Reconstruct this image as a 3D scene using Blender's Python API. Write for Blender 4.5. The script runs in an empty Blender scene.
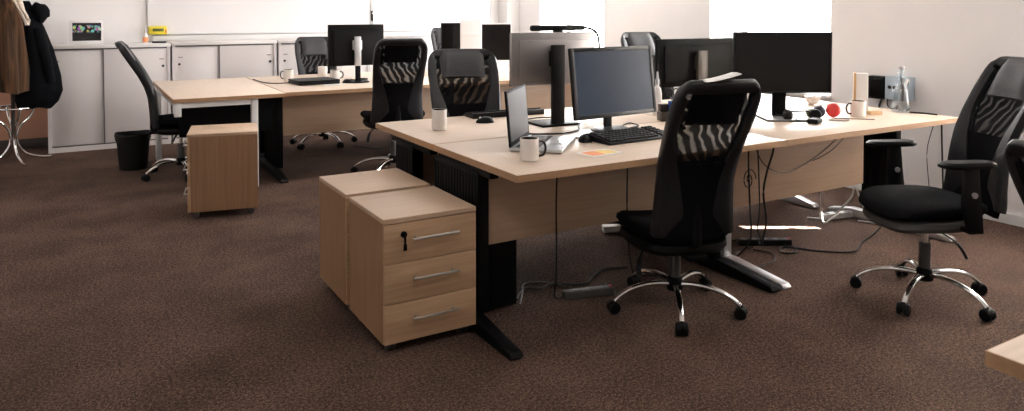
import bpy, bmesh, math, random
from mathutils import Vector, Matrix, Euler
random.seed(7)
R = math.radians
sc = bpy.context.scene
COL = sc.collection

# ------------------------------------------------------------------ materials
def nt(name):
    m = bpy.data.materials.new(name); m.use_nodes = True
    t = m.node_tree
    return m, t, t.nodes['Principled BSDF']
def plain(name, col, rough=.5, metal=0, spec=.5, noise=0, scale=40, bump=0, sheen=0):
    m, t, b = nt(name)
    b.inputs['Base Color'].default_value = (*col, 1)
    b.inputs['Roughness'].default_value = rough
    b.inputs['Metallic'].default_value = metal
    b.inputs['Specular IOR Level'].default_value = spec
    if sheen: b.inputs['Sheen Weight'].default_value = sheen
    if noise or bump:
        tc = t.nodes.new('ShaderNodeTexCoord'); n = t.nodes.new('ShaderNodeTexNoise')
        n.inputs['Scale'].default_value = scale; n.inputs['Detail'].default_value = 4
        t.links.new(tc.outputs['Object'], n.inputs['Vector'])
        if noise:
            r = t.nodes.new('ShaderNodeValToRGB')
            a = [max(0, c * (1 - noise)) for c in col]; z = [min(1, c * (1 + noise)) for c in col]
            r.color_ramp.elements[0].position = .3; r.color_ramp.elements[1].position = .7
            r.color_ramp.elements[0].color = (*a, 1); r.color_ramp.elements[1].color = (*z, 1)
            t.links.new(n.outputs['Fac'], r.inputs['Fac']); t.links.new(r.outputs['Color'], b.inputs['Base Color'])
        if bump:
            bp = t.nodes.new('ShaderNodeBump'); bp.inputs['Strength'].default_value = bump; bp.inputs['Distance'].default_value = .004
            t.links.new(n.outputs['Fac'], bp.inputs['Height']); t.links.new(bp.outputs['Normal'], b.inputs['Normal'])
    return m
def wood(name, a, z, axis=0, rough=.42, scale=1.0):
    m, t, b = nt(name)
    tc = t.nodes.new('ShaderNodeTexCoord'); mp = t.nodes.new('ShaderNodeMapping')
    s = [38, 38, 38]; s[axis] = 1.6
    mp.inputs['Scale'].default_value = [k * scale for k in s]
    n = t.nodes.new('ShaderNodeTexNoise'); n.inputs['Scale'].default_value = 1.6; n.inputs['Detail'].default_value = 5; n.inputs['Distortion'].default_value = .6
    r = t.nodes.new('ShaderNodeValToRGB')
    r.color_ramp.elements[0].position = .32; r.color_ramp.elements[1].position = .68
    r.color_ramp.elements[0].color = (*a, 1); r.color_ramp.elements[1].color = (*z, 1)
    t.links.new(tc.outputs['Object'], mp.inputs['Vector']); t.links.new(mp.outputs['Vector'], n.inputs['Vector'])
    t.links.new(n.outputs['Fac'], r.inputs['Fac']); t.links.new(r.outputs['Color'], b.inputs['Base Color'])
    b.inputs['Roughness'].default_value = rough
    return m
def carpet():
    m, t, b = nt('brown_carpet')
    tc = t.nodes.new('ShaderNodeTexCoord')
    def noise(sc_, det, ro=.6):
        n = t.nodes.new('ShaderNodeTexNoise'); n.inputs['Scale'].default_value = sc_; n.inputs['Detail'].default_value = det; n.inputs['Roughness'].default_value = ro
        t.links.new(tc.outputs['Object'], n.inputs['Vector']); return n
    n1, n2, n3 = noise(75, 5, .85), noise(2.2, 4), noise(170, 2, .8)
    def mad(src, k, o):
        x = t.nodes.new('ShaderNodeMath'); x.operation = 'MULTIPLY_ADD'; x.inputs[1].default_value = k; x.inputs[2].default_value = o
        t.links.new(src, x.inputs[0]); return x.outputs[0]
    def add(a, c):
        x = t.nodes.new('ShaderNodeMath'); x.operation = 'ADD'; t.links.new(a, x.inputs[0]); t.links.new(c, x.inputs[1]); return x.outputs[0]
    v = add(add(mad(n1.outputs['Fac'], 1.15, -.075), mad(n2.outputs['Fac'], .28, -.14)), mad(n3.outputs['Fac'], .9, -.45))
    r = t.nodes.new('ShaderNodeValToRGB'); e = r.color_ramp.elements
    e[0].position = .32; e[0].color = (.016, .0095, .0072, 1); e[1].position = .74; e[1].color = (.235, .150, .115, 1)
    k = e.new(.5); k.color = (.070, .0425, .032, 1)
    t.links.new(v, r.inputs['Fac']); t.links.new(r.outputs['Color'], b.inputs['Base Color'])
    b.inputs['Roughness'].default_value = .95; b.inputs['Specular IOR Level'].default_value = .1
    bp = t.nodes.new('ShaderNodeBump'); bp.inputs['Strength'].default_value = .35; bp.inputs['Distance'].default_value = .006
    t.links.new(v, bp.inputs['Height']); t.links.new(bp.outputs['Normal'], b.inputs['Normal'])
    return m
def mesh_cloth():
    m, t, b = nt('chair_mesh')
    b.inputs['Base Color'].default_value = (.004, .004, .005, 1); b.inputs['Roughness'].default_value = .8; b.inputs['Specular IOR Level'].default_value = .1
    out = [n for n in t.nodes if n.type == 'OUTPUT_MATERIAL'][0]
    tc = t.nodes.new('ShaderNodeTexCoord')
    w = t.nodes.new('ShaderNodeTexWave'); w.wave_type = 'BANDS'; w.bands_direction = 'DIAGONAL'
    w.inputs['Scale'].default_value = 13; w.inputs['Distortion'].default_value = 8; w.inputs['Detail'].default_value = 1; w.inputs['Detail Scale'].default_value = .7
    r = t.nodes.new('ShaderNodeMapRange'); r.inputs['From Min'].default_value = .52; r.inputs['From Max'].default_value = 1.0
    r.inputs['To Min'].default_value = .012; r.inputs['To Max'].default_value = .12
    tr = t.nodes.new('ShaderNodeBsdfTransparent'); mx = t.nodes.new('ShaderNodeMixShader')
    t.links.new(tc.outputs['Object'], w.inputs['Vector']); t.links.new(w.outputs['Fac'], r.inputs['Value'])
    t.links.new(r.outputs['Result'], mx.inputs['Fac']); t.links.new(b.outputs['BSDF'], mx.inputs[1]); t.links.new(tr.outputs['BSDF'], mx.inputs[2])
    t.links.new(mx.outputs['Shader'], out.inputs['Surface'])
    return m
def glass(name, tint=(1, 1, 1), clear=.9, rough=.02):
    m, t, b = nt(name)
    out = [n for n in t.nodes if n.type == 'OUTPUT_MATERIAL'][0]
    tr = t.nodes.new('ShaderNodeBsdfTransparent'); tr.inputs['Color'].default_value = (*tint, 1)
    g = t.nodes.new('ShaderNodeBsdfGlossy'); g.inputs['Roughness'].default_value = rough
    mx = t.nodes.new('ShaderNodeMixShader'); mx.inputs['Fac'].default_value = 1 - clear
    t.links.new(tr.outputs[0], mx.inputs[1]); t.links.new(g.outputs[0], mx.inputs[2]); t.links.new(mx.outputs[0], out.inputs['Surface'])
    return m
def picture():
    m, t, b = nt('group_photo')
    tc = t.nodes.new('ShaderNodeTexCoord'); mp = t.nodes.new('ShaderNodeMapping'); mp.inputs['Scale'].default_value = (38, 1, 30)
    v = t.nodes.new('ShaderNodeTexVoronoi'); v.inputs['Scale'].default_value = 1; v.voronoi_dimensions = '3D'
    t.links.new(tc.outputs['Object'], mp.inputs['Vector']); t.links.new(mp.outputs['Vector'], v.inputs['Vector'])
    hs = t.nodes.new('ShaderNodeHueSaturation'); hs.inputs['Saturation'].default_value = .85; hs.inputs['Value'].default_value = .62
    t.links.new(v.outputs['Color'], hs.inputs['Color'])
    sp = t.nodes.new('ShaderNodeSeparateXYZ'); t.links.new(tc.outputs['Object'], sp.inputs[0])
    r = t.nodes.new('ShaderNodeValToRGB'); e = r.color_ramp.elements
    e[0].position = .115; e[0].color = (0, 0, 0, 1); e[1].position = .135; e[1].color = (1, 1, 1, 1)
    a = e.new(.185); a.color = (1, 1, 1, 1); c = e.new(.20); c.color = (0, 0, 0, 1)
    t.links.new(sp.outputs['Z'], r.inputs['Fac'])
    mx = t.nodes.new('ShaderNodeMix'); mx.data_type = 'RGBA'
    mx.inputs['A'].default_value = (.012, .010, .012, 1)
    lt = t.nodes.new('ShaderNodeMath'); lt.operation = 'LESS_THAN'; lt.inputs[1].default_value = .55
    ml = t.nodes.new('ShaderNodeMath'); ml.operation = 'MULTIPLY'
    t.links.new(v.outputs['Distance'], lt.inputs[0]); t.links.new(lt.outputs[0], ml.inputs[0]); t.links.new(r.outputs['Color'], ml.inputs[1])
    t.links.new(ml.outputs[0], mx.inputs['Factor']); t.links.new(hs.outputs['Color'], mx.inputs['B'])
    t.links.new(mx.outputs['Result'], b.inputs['Base Color']); b.inputs['Roughness'].default_value = .25
    return m

def beam_blind_cloth():
    m, t, b = nt('beam_blind_cloth')
    out = [n for n in t.nodes if n.type == 'OUTPUT_MATERIAL'][0]
    b.inputs['Base Color'].default_value = (.85, .83, .80, 1); b.inputs['Roughness'].default_value = .9
    tr = t.nodes.new('ShaderNodeBsdfTranslucent'); tr.inputs['Color'].default_value = (.9, .88, .85, 1)
    mx = t.nodes.new('ShaderNodeMixShader'); mx.inputs['Fac'].default_value = .85
    t.links.new(b.outputs[0], mx.inputs[1]); t.links.new(tr.outputs[0], mx.inputs[2]); t.links.new(mx.outputs[0], out.inputs['Surface'])
    return m
M = dict(
    wall=plain('wall_paint', (.88, .855, .85), .8, noise=.015, scale=3),
    ceil=plain('ceiling_paint', (.8, .79, .77), .9),
    salmon=plain('salmon_paint', (.50, .27, .18), .7, noise=.05, scale=6),
    darkskirt=plain('dark_skirting', (.045, .032, .028), .6),
    white=plain('white_paint', (.82, .81, .80), .45),
    carpet=carpet(),
    board=plain('whiteboard_surface', (.80, .78, .78), .25),
    alu=plain('aluminium', (.62, .62, .62), .4, .6),
    cab=plain('cabinet_grey', (.74, .69, .68), .45),
    cabtop=plain('cabinet_top', (.80, .76, .75), .4),
    groove=plain('dark_groove', (.10, .09, .09), .6),
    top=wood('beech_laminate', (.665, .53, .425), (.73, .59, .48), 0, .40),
    topY=wood('beech_laminate_cross', (.665, .53, .425), (.73, .59, .48), 1, .40),
    edge=wood('beech_edge_shaded', (.36, .205, .11), (.41, .245, .135), 0, .45),  # browner edging, with the dimmer light on it also put into the colour
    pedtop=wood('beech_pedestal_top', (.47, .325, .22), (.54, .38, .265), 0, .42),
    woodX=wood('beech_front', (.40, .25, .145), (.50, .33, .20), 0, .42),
    woodZ=wood('beech_side_shaded', (.25, .135, .068), (.315, .18, .098), 2, .42),  # same beech as the front, the side's shade put into its colour
    black=plain('black_plastic', (.003, .003, .0035), .5, spec=.2, noise=.2, scale=60),
    blackmetal=plain('black_metal', (.0025, .0025, .003), .55, spec=.12),
    silver=plain('silver_metal', (.55, .55, .56), .35, .7),
    chrome=plain('chrome', (.82, .82, .82), .12, 1),
    steel=plain('brushed_steel', (.62, .60, .57), .28, 1),
    leather=plain('dark_leather', (.012, .012, .014), .42, spec=.35, noise=.15, scale=90, bump=.15),
    pad=plain('charcoal_leather_pad', (.040, .040, .045), .45, spec=.4, noise=.1, scale=90, bump=.15),
    fabric=plain('black_fabric', (.003, .003, .004), .9, spec=.08, noise=.2, scale=200, bump=.3),
    shell=plain('grey_seat_shell', (.062, .058, .055), .5),
    mesh=mesh_cloth(),
    screen=plain('dark_screen', (.007, .006, .006), .14, spec=.3),
    bluescreen=plain('matte_blue_screen', (.014, .028, .055), .28, spec=.2),
    lapscreen=plain('laptop_panel', (.012, .013, .016), .3, spec=.2),
    bezel=plain('bezel', (.008, .009, .012), .4, spec=.3),
    backgrey=plain('monitor_back_silver', (.33, .31, .31), .34, .8),
    backdark=plain('monitor_back_dark', (.005, .0045, .0045), .55, spec=.1),
    bronze=plain('stand_bronze', (.06, .048, .038), .4, .3),
    ceramic=plain('white_ceramic', (.80, .74, .69), .25),
    darkglaze=plain('dark_glaze', (.012, .010, .012), .2),
    laptop=plain('laptop_silver', (.52, .53, .55), .32, .6),
    key=plain('key_black', (.006, .006, .008), .5, spec=.3),
    card=plain('card_white', (.82, .80, .79), .6),
    orange=plain('card_orange', (.80, .30, .12), .6), yellow=plain('card_yellow', (.83, .62, .22), .6),
    brightyellow=plain('yellow_plastic', (.75, .62, .05), .45), red=plain('red_plastic', (.62, .03, .025), .35),
    blue=plain('blue_plastic', (.015, .10, .42), .4), navy=plain('navy_plastic', (.015, .018, .035), .35),
    green=plain('olive_green', (.09, .11, .02), .5), pink=plain('pale_pink', (.75, .45, .43), .5),
    paleblue=plain('pale_blue_grey', (.42, .50, .58), .5),
    cardboard=plain('brown_card', (.50, .33, .18), .7), brownplastic=plain('brown_plastic', (.03, .018, .012), .5),
    glass=glass('clear_glass', (.93, .96, .98), .90), pane=glass('window_pane', (1, 1, 1), .97, .25),
    fur=wood('brown_fur', (.012, .005, .002), (.115, .050, .017), 2, .95, .55),
    cream=plain('cream_wool', (.66, .55, .46), .95, noise=.12, scale=60, bump=.5),
    jacket=plain('black_padded_cloth', (.003, .0035, .005), .85, spec=.1, noise=.2, scale=12, bump=.4),
    bin=plain('black_bin', (.006, .006, .006), .5, spec=.25),
    photo=picture(),
    hole=plain('lock_black', (.01, .01, .01), .4),
    beam_blind=beam_blind_cloth(),
    cord=plain('black_cable', (.006, .006, .006), .5, spec=.3), cordwhite=plain('white_cable', (.75, .73, .71), .5),
)

# ------------------------------------------------------------------ mesh helpers
def rotm(rot):
    return Euler(rot).to_matrix() if rot is not None else Matrix.Identity(3)
class MB:
    def __init__(s): s.bm = bmesh.new()
    def box(s, c, size, rot=None, bev=0, seg=2):
        bm = bmesh.new(); bmesh.ops.create_cube(bm, size=1)
        for v in bm.verts: v.co = Vector((v.co.x * size[0], v.co.y * size[1], v.co.z * size[2]))
        if bev: bmesh.ops.bevel(bm, geom=bm.edges[:], offset=bev, segments=seg, profile=.5, affect='EDGES')
        m = rotm(rot)
        for v in bm.verts: v.co = m @ v.co + Vector(c)
        s.add(bm); return s
    def lohi(s, lo, hi, bev=0, seg=2):
        return s.box([(a + b) / 2 for a, b in zip(lo, hi)], [b - a for a, b in zip(lo, hi)], None, bev, seg)
    def add(s, bm):
        me = bpy.data.meshes.new('t'); bm.to_mesh(me); bm.free(); s.bm.from_mesh(me); bpy.data.meshes.remove(me)
    def grid(s, rows, close_u=False, close_v=False, cap=False):
        V = [[s.bm.verts.new(p) for p in r] for r in rows]
        n, m = len(V), len(V[0])
        for i in range(n if close_v else n - 1):
            for j in range(m if close_u else m - 1):
                q = [V[i][j], V[i][(j + 1) % m], V[(i + 1) % n][(j + 1) % m], V[(i + 1) % n][j]]
                try: s.bm.faces.new(q)
                except ValueError: pass
        if cap:
            s.bm.faces.new(V[0][::-1]); s.bm.faces.new(V[-1])
        return s
    def lathe(s, prof, c=(0, 0, 0), seg=24, rot=None, cap=True):
        m = rotm(rot); c = Vector(c)
        rows = [[c + m @ Vector((r * math.cos(2 * math.pi * k / seg), r * math.sin(2 * math.pi * k / seg), z)) for k in range(seg)] for r, z in prof]
        return s.grid(rows, close_u=True, cap=cap)
    def cyl(s, a, b, r, r2=None, seg=16):
        a, b = Vector(a), Vector(b); r2 = r if r2 is None else r2
        q = (b - a).to_track_quat('Z', 'Y').to_matrix()
        rows = [[p + q @ Vector((rr * math.cos(2 * math.pi * k / seg), rr * math.sin(2 * math.pi * k / seg), 0)) for k in range(seg)] for p, rr in ((a, r), (b, r2))]
        return s.grid(rows, close_u=True, cap=True)
    def tube(s, pts, r, seg=8, smooth=6, flat=1.0, up=(0, 0, 1), closed=False):
        P = [Vector(p) for p in pts]
        if smooth: P = catmull(P, smooth, closed)
        rows = []; n = len(P)
        for i, p in enumerate(P):
            t = (P[(i + 1) % n] - P[i - 1]) if closed else (P[min(i + 1, n - 1)] - P[max(i - 1, 0)])
            t.normalize(); u = Vector(up); x = t.cross(u)
            if x.length < 1e-3: x = t.cross(Vector((1, .3, 0)))
            x.normalize(); y = x.cross(t)
            rr = r(i / max(1, n - 1)) if callable(r) else r
            rows.append([p + x * rr * math.cos(2 * math.pi * k / seg) + y * rr * flat * math.sin(2 * math.pi * k / seg) for k in range(seg)])
        return s.grid(rows, close_u=True, close_v=closed, cap=not closed)
    def prism(s, outline, axis, a, b, bev=0):
        # outline in the plane perpendicular to axis
        bm = bmesh.new()
        def P(p, k):
            q = [p[0], p[1]]; q.insert(axis, k); return q
        A = [bm.verts.new(P(p, a)) for p in outline]; B = [bm.verts.new(P(p, b)) for p in outline]
        bm.faces.new(A[::-1]); bm.faces.new(B); n = len(A)
        for i in range(n): bm.faces.new((A[i], A[(i + 1) % n], B[(i + 1) % n], B[i]))
        if bev: bmesh.ops.bevel(bm, geom=bm.edges[:], offset=bev, segments=2, profile=.5, affect='EDGES')
        s.add(bm); return s
    def build(s, name, mat, parent=None, loc=None, rot=None, sharp=35):
        bmesh.ops.recalc_face_normals(s.bm, faces=s.bm.faces[:])
        me = bpy.data.meshes.new(name); s.bm.to_mesh(me); s.bm.free()
        me.materials.append(mat)
        for p in me.polygons: p.use_smooth = True
        me.set_sharp_from_angle(angle=R(sharp))
        o = bpy.data.objects.new(name, me); COL.objects.link(o)
        if parent: o.parent = parent
        if loc is not None: o.location = loc
        if rot is not None: o.rotation_euler = rot
        return o
def catmull(P, k, closed=False):
    out = []; n = len(P)
    if n < 3: return P
    for i in range(n if closed else n - 1):
        g = (lambda j: P[j % n]) if closed else (lambda j: P[min(max(j, 0), n - 1)])
        a, b, c, d = g(i - 1), g(i), g(i + 1), g(i + 2)
        for q in range(k):
            t = q / k
            out.append(.5 * ((2 * b) + (c - a) * t + (2 * a - 5 * b + 4 * c - d) * t * t + (3 * b - a - 3 * c + d) * t ** 3))
    if not closed: out.append(P[-1])
    return out
def tag(o, label, cat, group=None, kind=None):
    o['label'] = label; o['category'] = cat
    if group: o['group'] = group
    if kind: o['kind'] = kind
    return o
def thing(name, label, cat, loc=(0, 0, 0), rz=0, group=None):
    o = bpy.data.objects.new(name, None); COL.objects.link(o)
    o.location = loc; o.rotation_euler = (0, 0, rz); o.empty_display_size = .1
    return tag(o, label, cat, group)
def struct(name, mb, mat):
    o = mb.build(name, mat); o['kind'] = 'structure'; return o
def kids(o): return [c for c in bpy.data.objects if c.parent == o]
def dup(root, loc, rz, label, group=None):
    r = root.copy(); COL.objects.link(r); r.location = loc; r.rotation_euler = (0, 0, rz); r['label'] = label
    if group: r['group'] = group
    for ch in kids(root):
        c = ch.copy(); COL.objects.link(c); c.parent = r
        for g in kids(ch):
            d = g.copy(); COL.objects.link(d); d.parent = c
    return r

# ------------------------------------------------------------------ camera
cam = bpy.data.cameras.new('camera'); co = bpy.data.objects.new('camera', cam); COL.objects.link(co)
co.location = (-1.5213, -2.5405, 1.4026); co.rotation_euler = (math.pi / 2 - .0293, 0, -.5328)
cam.sensor_fit = 'HORIZONTAL'; cam.sensor_width = 36; cam.lens = 738.67 / 1024 * 36
cam.shift_y = -(205.5 - 33.1) / 1024; cam.clip_start = .05
sc.camera = co

# ------------------------------------------------------------------ room
X0, X1, Y0, Y1, H = -4.4, 3.77, -6.6, 6.48, 3.0
struct('floor', MB().lohi((X0 - .2, Y0 - .2, -.1), (X1 + .2, Y1 + .2, 0)), M['carpet'])
struct('ceiling', MB().lohi((X0 - .2, Y0 - .2, H), (X1 + .2, Y1 + .2, H + .1)), M['ceil'])
struct('wall_back', MB().lohi((X0 - .2, Y1, 0), (X1 + .3, Y1 + .2, H)), M['wall'])
struct('wall_left', MB().lohi((X0 - .2, Y0, 0), (X0, Y1, H)), M['wall'])
WINF = []
wf = MB(); xx = X0 - .2
wf.lohi((X0 - .2, Y0 - .3, 0), (X1 + .34, Y0, .72)); wf.lohi((X0 - .2, Y0 - .3, 2.62), (X1 + .34, Y0, H))
for a, b in WINF:
    wf.lohi((xx, Y0 - .3, .72), (a, Y0, 2.62)); xx = b
wf.lohi((xx, Y0 - .3, .72), (X1 + .34, Y0, 2.62))
struct('wall_front', wf, M['wall'])
for i, (a, b) in enumerate(WINF):
    f = MB(); m_ = (a + b) / 2
    for lo, hi in (((a, 0, .72), (a + .06, .06, 2.62)), ((b - .06, 0, .72), (b, .06, 2.62)), ((a, 0, .72), (b, .06, .78)), ((a, 0, 2.56), (b, .06, 2.62)), ((m_ - .04, 0, .72), (m_ + .04, .06, 2.62))):
        f.lohi((lo[0], Y0 - .25, lo[2]), (hi[0], Y0 - .19, hi[2]))
    w = struct('window_%d' % (i + 4), f, M['white'])
    MB().lohi((a + .05, Y0 - .223, .77), (b - .05, Y0 - .217, 2.57)).build('pane', M['pane'], w)
    MB().lohi((a - .02, Y0 - .2, .69), (b + .02, Y0 + .04, .72), .006).build('sill', M['white'], w)
WIN = [(4.33, 5.70), (1.325, 2.65), (-1.55, -.12)]
SILL, HEAD, WT = .72, 2.62, .54
wr = MB(); yy = Y0
wr.lohi((X1, Y0, 0), (X1 + WT, Y1, SILL)); wr.lohi((X1, Y0, HEAD), (X1 + WT, Y1, H))
for a, b in sorted(WIN):
    wr.lohi((X1, yy, SILL), (X1 + WT, a, HEAD)); yy = b
wr.lohi((X1, yy, SILL), (X1 + WT, Y1, HEAD))
struct('wall_right', wr, M['wall'])
for i, (a, b) in enumerate(WIN):
    f = MB(); xf = X1 + WT - .09; t = .06
    f.lohi((xf, a, SILL), (xf + .06, a + t, HEAD)); f.lohi((xf, b - t, SILL), (xf + .06, b, HEAD))
    f.lohi((xf, a + t, SILL), (xf + .06, b - t, SILL + t)); f.lohi((xf, a + t, HEAD - t), (xf + .06, b - t, HEAD))
    f.lohi((xf - .01, a + t, 2.1), (xf + .07, b - t, 2.16))
    w = struct('window_%d' % (i + 1), f, M['white'])
    MB().lohi((xf + .025, a + .05, SILL + .05), (xf + .031, b - .05, HEAD - .05)).build('pane', M['pane'], w)
    MB().lohi((X1 - .04, a - .02, SILL - .03), (xf, b + .02, SILL), .006).build('sill', M['white'], w)
    if i == 2:   # unseen cloth added to cut the sunbeam to a narrow strip
        MB().lohi((xf - .05, a + .02, SILL + .02), (xf - .045, b - .30, HEAD - .02)).lohi((xf - .05, b - .30, 1.22), (xf - .045, b - .005, HEAD - .02)).build('beam_blind', M['beam_blind'], w)
struct('trim_1', MB().lohi((X0, Y1 - .012, .10), (-1.79, Y1, .80)), M['salmon'])
struct('baseboard_back', MB().lohi((X0, Y1 - .02, 0), (X1, Y1, .10), .004), M['darkskirt'])
struct('baseboard_right', MB().lohi((X1 - .018, Y0, 0), (X1, Y1, .07), .004), M['white'])
struct('trim_2', MB().lohi((X1 - .2, Y1 - .26, 0), (X1, Y1, H), .01), M['white'])      # boxed corner pipe
struct('trim_3', MB().lohi((-.80, Y1 - .05, 1.075), (X1 - .2, Y1, 1.135), .006), M['white'])  # cable trunking
# whiteboards
def whiteboard(x0, x1, label):
    t = thing('whiteboard', label, 'whiteboard', ((x0 + x1) / 2, Y1 - .012, 1.14))
    w = (x1 - x0) / 2
    MB().lohi((-w, -.004, 0), (w, .011, 1.2)).build('panel', M['board'], t)
    f = MB()
    for a, b in (((-w, -.012, 0), (-w + .016, .011, 1.2)), ((w - .016, -.012, 0), (w, .011, 1.2)), ((-w, -.012, 1.184), (w, .011, 1.2)), ((-w, -.012, 0), (w, .011, .012))):
        f.lohi(a, b, .003)
    f.build('frame', M['alu'], t)
    return t
whiteboard(-.855, 1.712, 'wide white wallboard above the cabinets, with the yellow eraser at its lower left corner')
whiteboard(1.722, 3.45, 'white wallboard nearest the room corner, starting at the dark clip')
c = thing('board_clip', 'dark upright clip on the seam between the two white wallboards', 'clip', (1.716, Y1 - .035, 1.28))
MB().lohi((-.012, -.006, 0), (.012, .012, .13), .004).build('clip_body', M['backdark'], c)
MB().cyl((0, -.012, .1), (0, -.004, .1), .008).build('screw', M['steel'], c)

# ------------------------------------------------------------------ cabinets along the back wall
CF, CB = 6.02, 6.44
def cabinet(x0, x1, xm, Ht, label, front_right=False):
    t = thing('cabinet', label, 'cabinet', ((x0 + x1) / 2, (CF + CB) / 2, 0), 0, 'sliding door cabinets along the back wall')
    cx = (x0 + x1) / 2; w = (x1 - x0) / 2; yf = CF - (CF + CB) / 2; yb = -yf; m = xm - cx
    b = MB()
    b.lohi((-w, yf, 0), (-w + .03, yb, Ht - .035)); b.lohi((w - .03, yf, 0), (w, yb, Ht - .035))
    b.lohi((-w + .03, yb - .015, .05), (w - .03, yb, Ht - .035)); b.lohi((-w + .03, yf, .0), (w - .03, yb - .015, .05))
    b.build('carcass', M['cab'], t)
    MB().lohi((-w - .006, yf - .012, Ht - .035), (w + .006, yb, Ht), .004).build('top_panel', M['cabtop'], t)
    MB().lohi((-w + .03, yf + .006, .05), (w - .03, yf + .012, .062)).lohi((-w + .03, yf + .006, Ht - .048), (w - .03, yf + .012, Ht - .035)).build('rail', M['groove'], t)
    for k, (a, c_) in enumerate(((-w + .032, m + .02), (m - .005, w - .032))):
        y = yf + (.022 if k == 0 else .008)
        d = MB().lohi((a, y, .063), (c_, y + .012, Ht - .05), .002).build('door', M['cab'], t)
        side = a + .05 if k == 0 else c_ - .05
        MB().lohi((side - .022, y - .003, Ht - .165), (side + .022, y + .001, Ht - .158)).build('finger_pull', M['groove'], d)
        MB().cyl((side + (-.012 if k == 0 else .012), y - .007, Ht - .235), (side + (-.012 if k == 0 else .012), y + .001, Ht - .235), .013).build('lock', M['hole'], d)
    MB().lohi((m - .006, yf + .006, .063), (m + .004, yf + .021, Ht - .05)).build('door_edge', M['groove'], t)
    return t
cabinet(-1.778, -.672, -1.29, 1.065, 'white sliding door cabinet behind the coats, with the framed photo on top')
cabinet(-.652, .428, -.18, 1.075, 'white sliding door cabinet in the middle, straight behind the far end table')
cabinet(.452, 1.53, .98, 1.075, 'white sliding door cabinet half hidden behind the far black monitor')

# ------------------------------------------------------------------ desks
def t_leg(parent, x, ya, yb, mat, ycol=(.32, .56), hw=.030, fmat=None, fx=0):
    # a cable-column leg whose foot runs front to back
    l = MB().lohi((x - hw, ycol[0], .05), (x + hw, ycol[1], .69), .008)
    for k in range(int((ycol[1] - ycol[0]) / .03)):
        y = ycol[0] + .018 + k * .03
        l.lohi((x - hw - .004, y, .07), (x + hw + .004, y + .012, .67), .003)
    l = l.build('leg', mat, parent)
    MB().prism([(ya, .012), (ya + .02, .0), (yb - .02, 0), (yb, .012), (yb - .02, .03), (ycol[1] + .05, .062), (ycol[0] - .05, .062), (ya + .02, .03)], 0, x - hw - fx, x + hw - fx, .006).build('foot', fmat or mat, l)
    MB().lohi((x - .022, .24, .675), (x + .022, .77, .7085), .004).build('arm', mat, l)
    return l
def desk(x0, x1, y0, flip, label, legs=((.03, 'blackmetal'), (-.055, 'blackmetal')), wide=False, group='beech office desks', pan=(.065, .09), pz=.325):
    L = x1 - x0; D = .818
    t = thing('desk', label, 'desk', (x0 if not flip else x1, y0 if not flip else y0 + D, 0), math.pi if flip else 0, group)
    g = .0015
    MB().lohi((g + .003, g + .003, .71), (L - g - .003, D - g - .003, .7405), .0015).build('tabletop', M['top'], t)
    e = MB()
    for a, b in (((g, g, .7095), (L - g, g + .003, .739)), ((g, D - g - .003, .7095), (L - g, D - g, .739)), ((g, g + .003, .7095), (g + .003, D - g - .003, .739)), ((L - g - .003, g + .003, .7095), (L - g, D - g - .003, .739))):
        e.lohi(a, b)
    e.build('edge_band', M['edge'], t)
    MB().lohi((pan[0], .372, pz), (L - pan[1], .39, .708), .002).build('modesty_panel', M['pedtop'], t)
    for k, (x, m_, *fo) in enumerate(legs):
        t_leg(t, x % L, -.035 if wide and k == 0 else -.08, .79, M[m_], (.34, .80) if wide and k == 0 else (.32, .56), .03, M[fo[0]] if fo else None, .062 if fo else .045 if wide and k == 0 else 0)
    return t
XA, XB, XC = 0, 1.628, 3.232
desk(XA, XB, 0, False, 'beech desk nearest the camera holding the silver laptop and blue-screened monitor', ((.03, 'blackmetal'), (-.165, 'blackmetal'), (-.085, 'silver')), True, pan=(.065, .004), pz=.345)
desk(XB, XC, 0, False, 'beech desk under the wide black monitor, carrying the headphones and glass carafe', ((-.125, 'blackmetal', 'silver'),), pan=(.004, .42), pz=.30)
desk(XA, XB, .822, True, 'beech desk behind the laptop desk, with a lone white cup near its corner', ((.06, 'blackmetal'), (-.03, 'blackmetal')))
desk(XB, XC, .822, True, 'beech desk behind the wide black monitor, its own dark monitor turned away', ((.235, 'silver'),), pan=(.2, .004))
FX, FY = -.06, 3.585
desk(FX, FX + 1.628, FY, False, 'far beech desk with the closed black laptop on it', wide=True)
desk(FX + 1.628, FX + 3.23, FY, False, 'far beech desk partly hidden behind the grey-padded chair and silver-backed monitor')
desk(FX, FX + 1.628, FY + .822, True, 'far beech desk nearer the cabinets, in front of the low-standing dark chair')
desk(FX + 1.628, FX + 3.23, FY + .822, True, 'far beech desk carrying the white all-in-one computer')
desk(.0, 1.6, -1.78 - .818, True, 'beech desk of which only a pale corner shows at bottom right', ((.08, 'blackmetal'), (-.08, 'blackmetal')))
# end table turned across the far group
t = thing('end_table', 'beech end table with white legs standing across the far desks', 'table', (-.905, 3.535, 0))
MB().lohi((.003, .003, .71), (.837, 1.66, .7405), .002).build('tabletop', M['topY'], t)
e = MB()
for a, b in (((0, 0, .7095), (.84, .003, .739)), ((0, 1.66, .7095), (.84, 1.663, .739)), ((0, .003, .7095), (.003, 1.66, .739)), ((.837, .003, .7095), (.84, 1.66, .739))): e.lohi(a, b)
e.build('edge_band', M['edge'], t)
for x, y in ((.012, .02), (.575, .02), (.012, 1.59), (.575, 1.59)):
    MB().lohi((x, y, .60 if (x < .1 and y < .1) else 0), (x + .05, y + .05, .705), .004).build('leg', M['white'], t)
fr = MB()
for y in (.03, 1.6): fr.lohi((.06, y, .665), (.576, y + .03, .7085))
for x in (.022, .585): fr.lohi((x, .07, .665), (x + .03, 1.59, .7085))
fr.build('rail_frame', M['white'], t)
MB().lohi((.075, .30, .40), (.79, .316, .70), .003).build('modesty_panel', M['blackmetal'], t)

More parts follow.
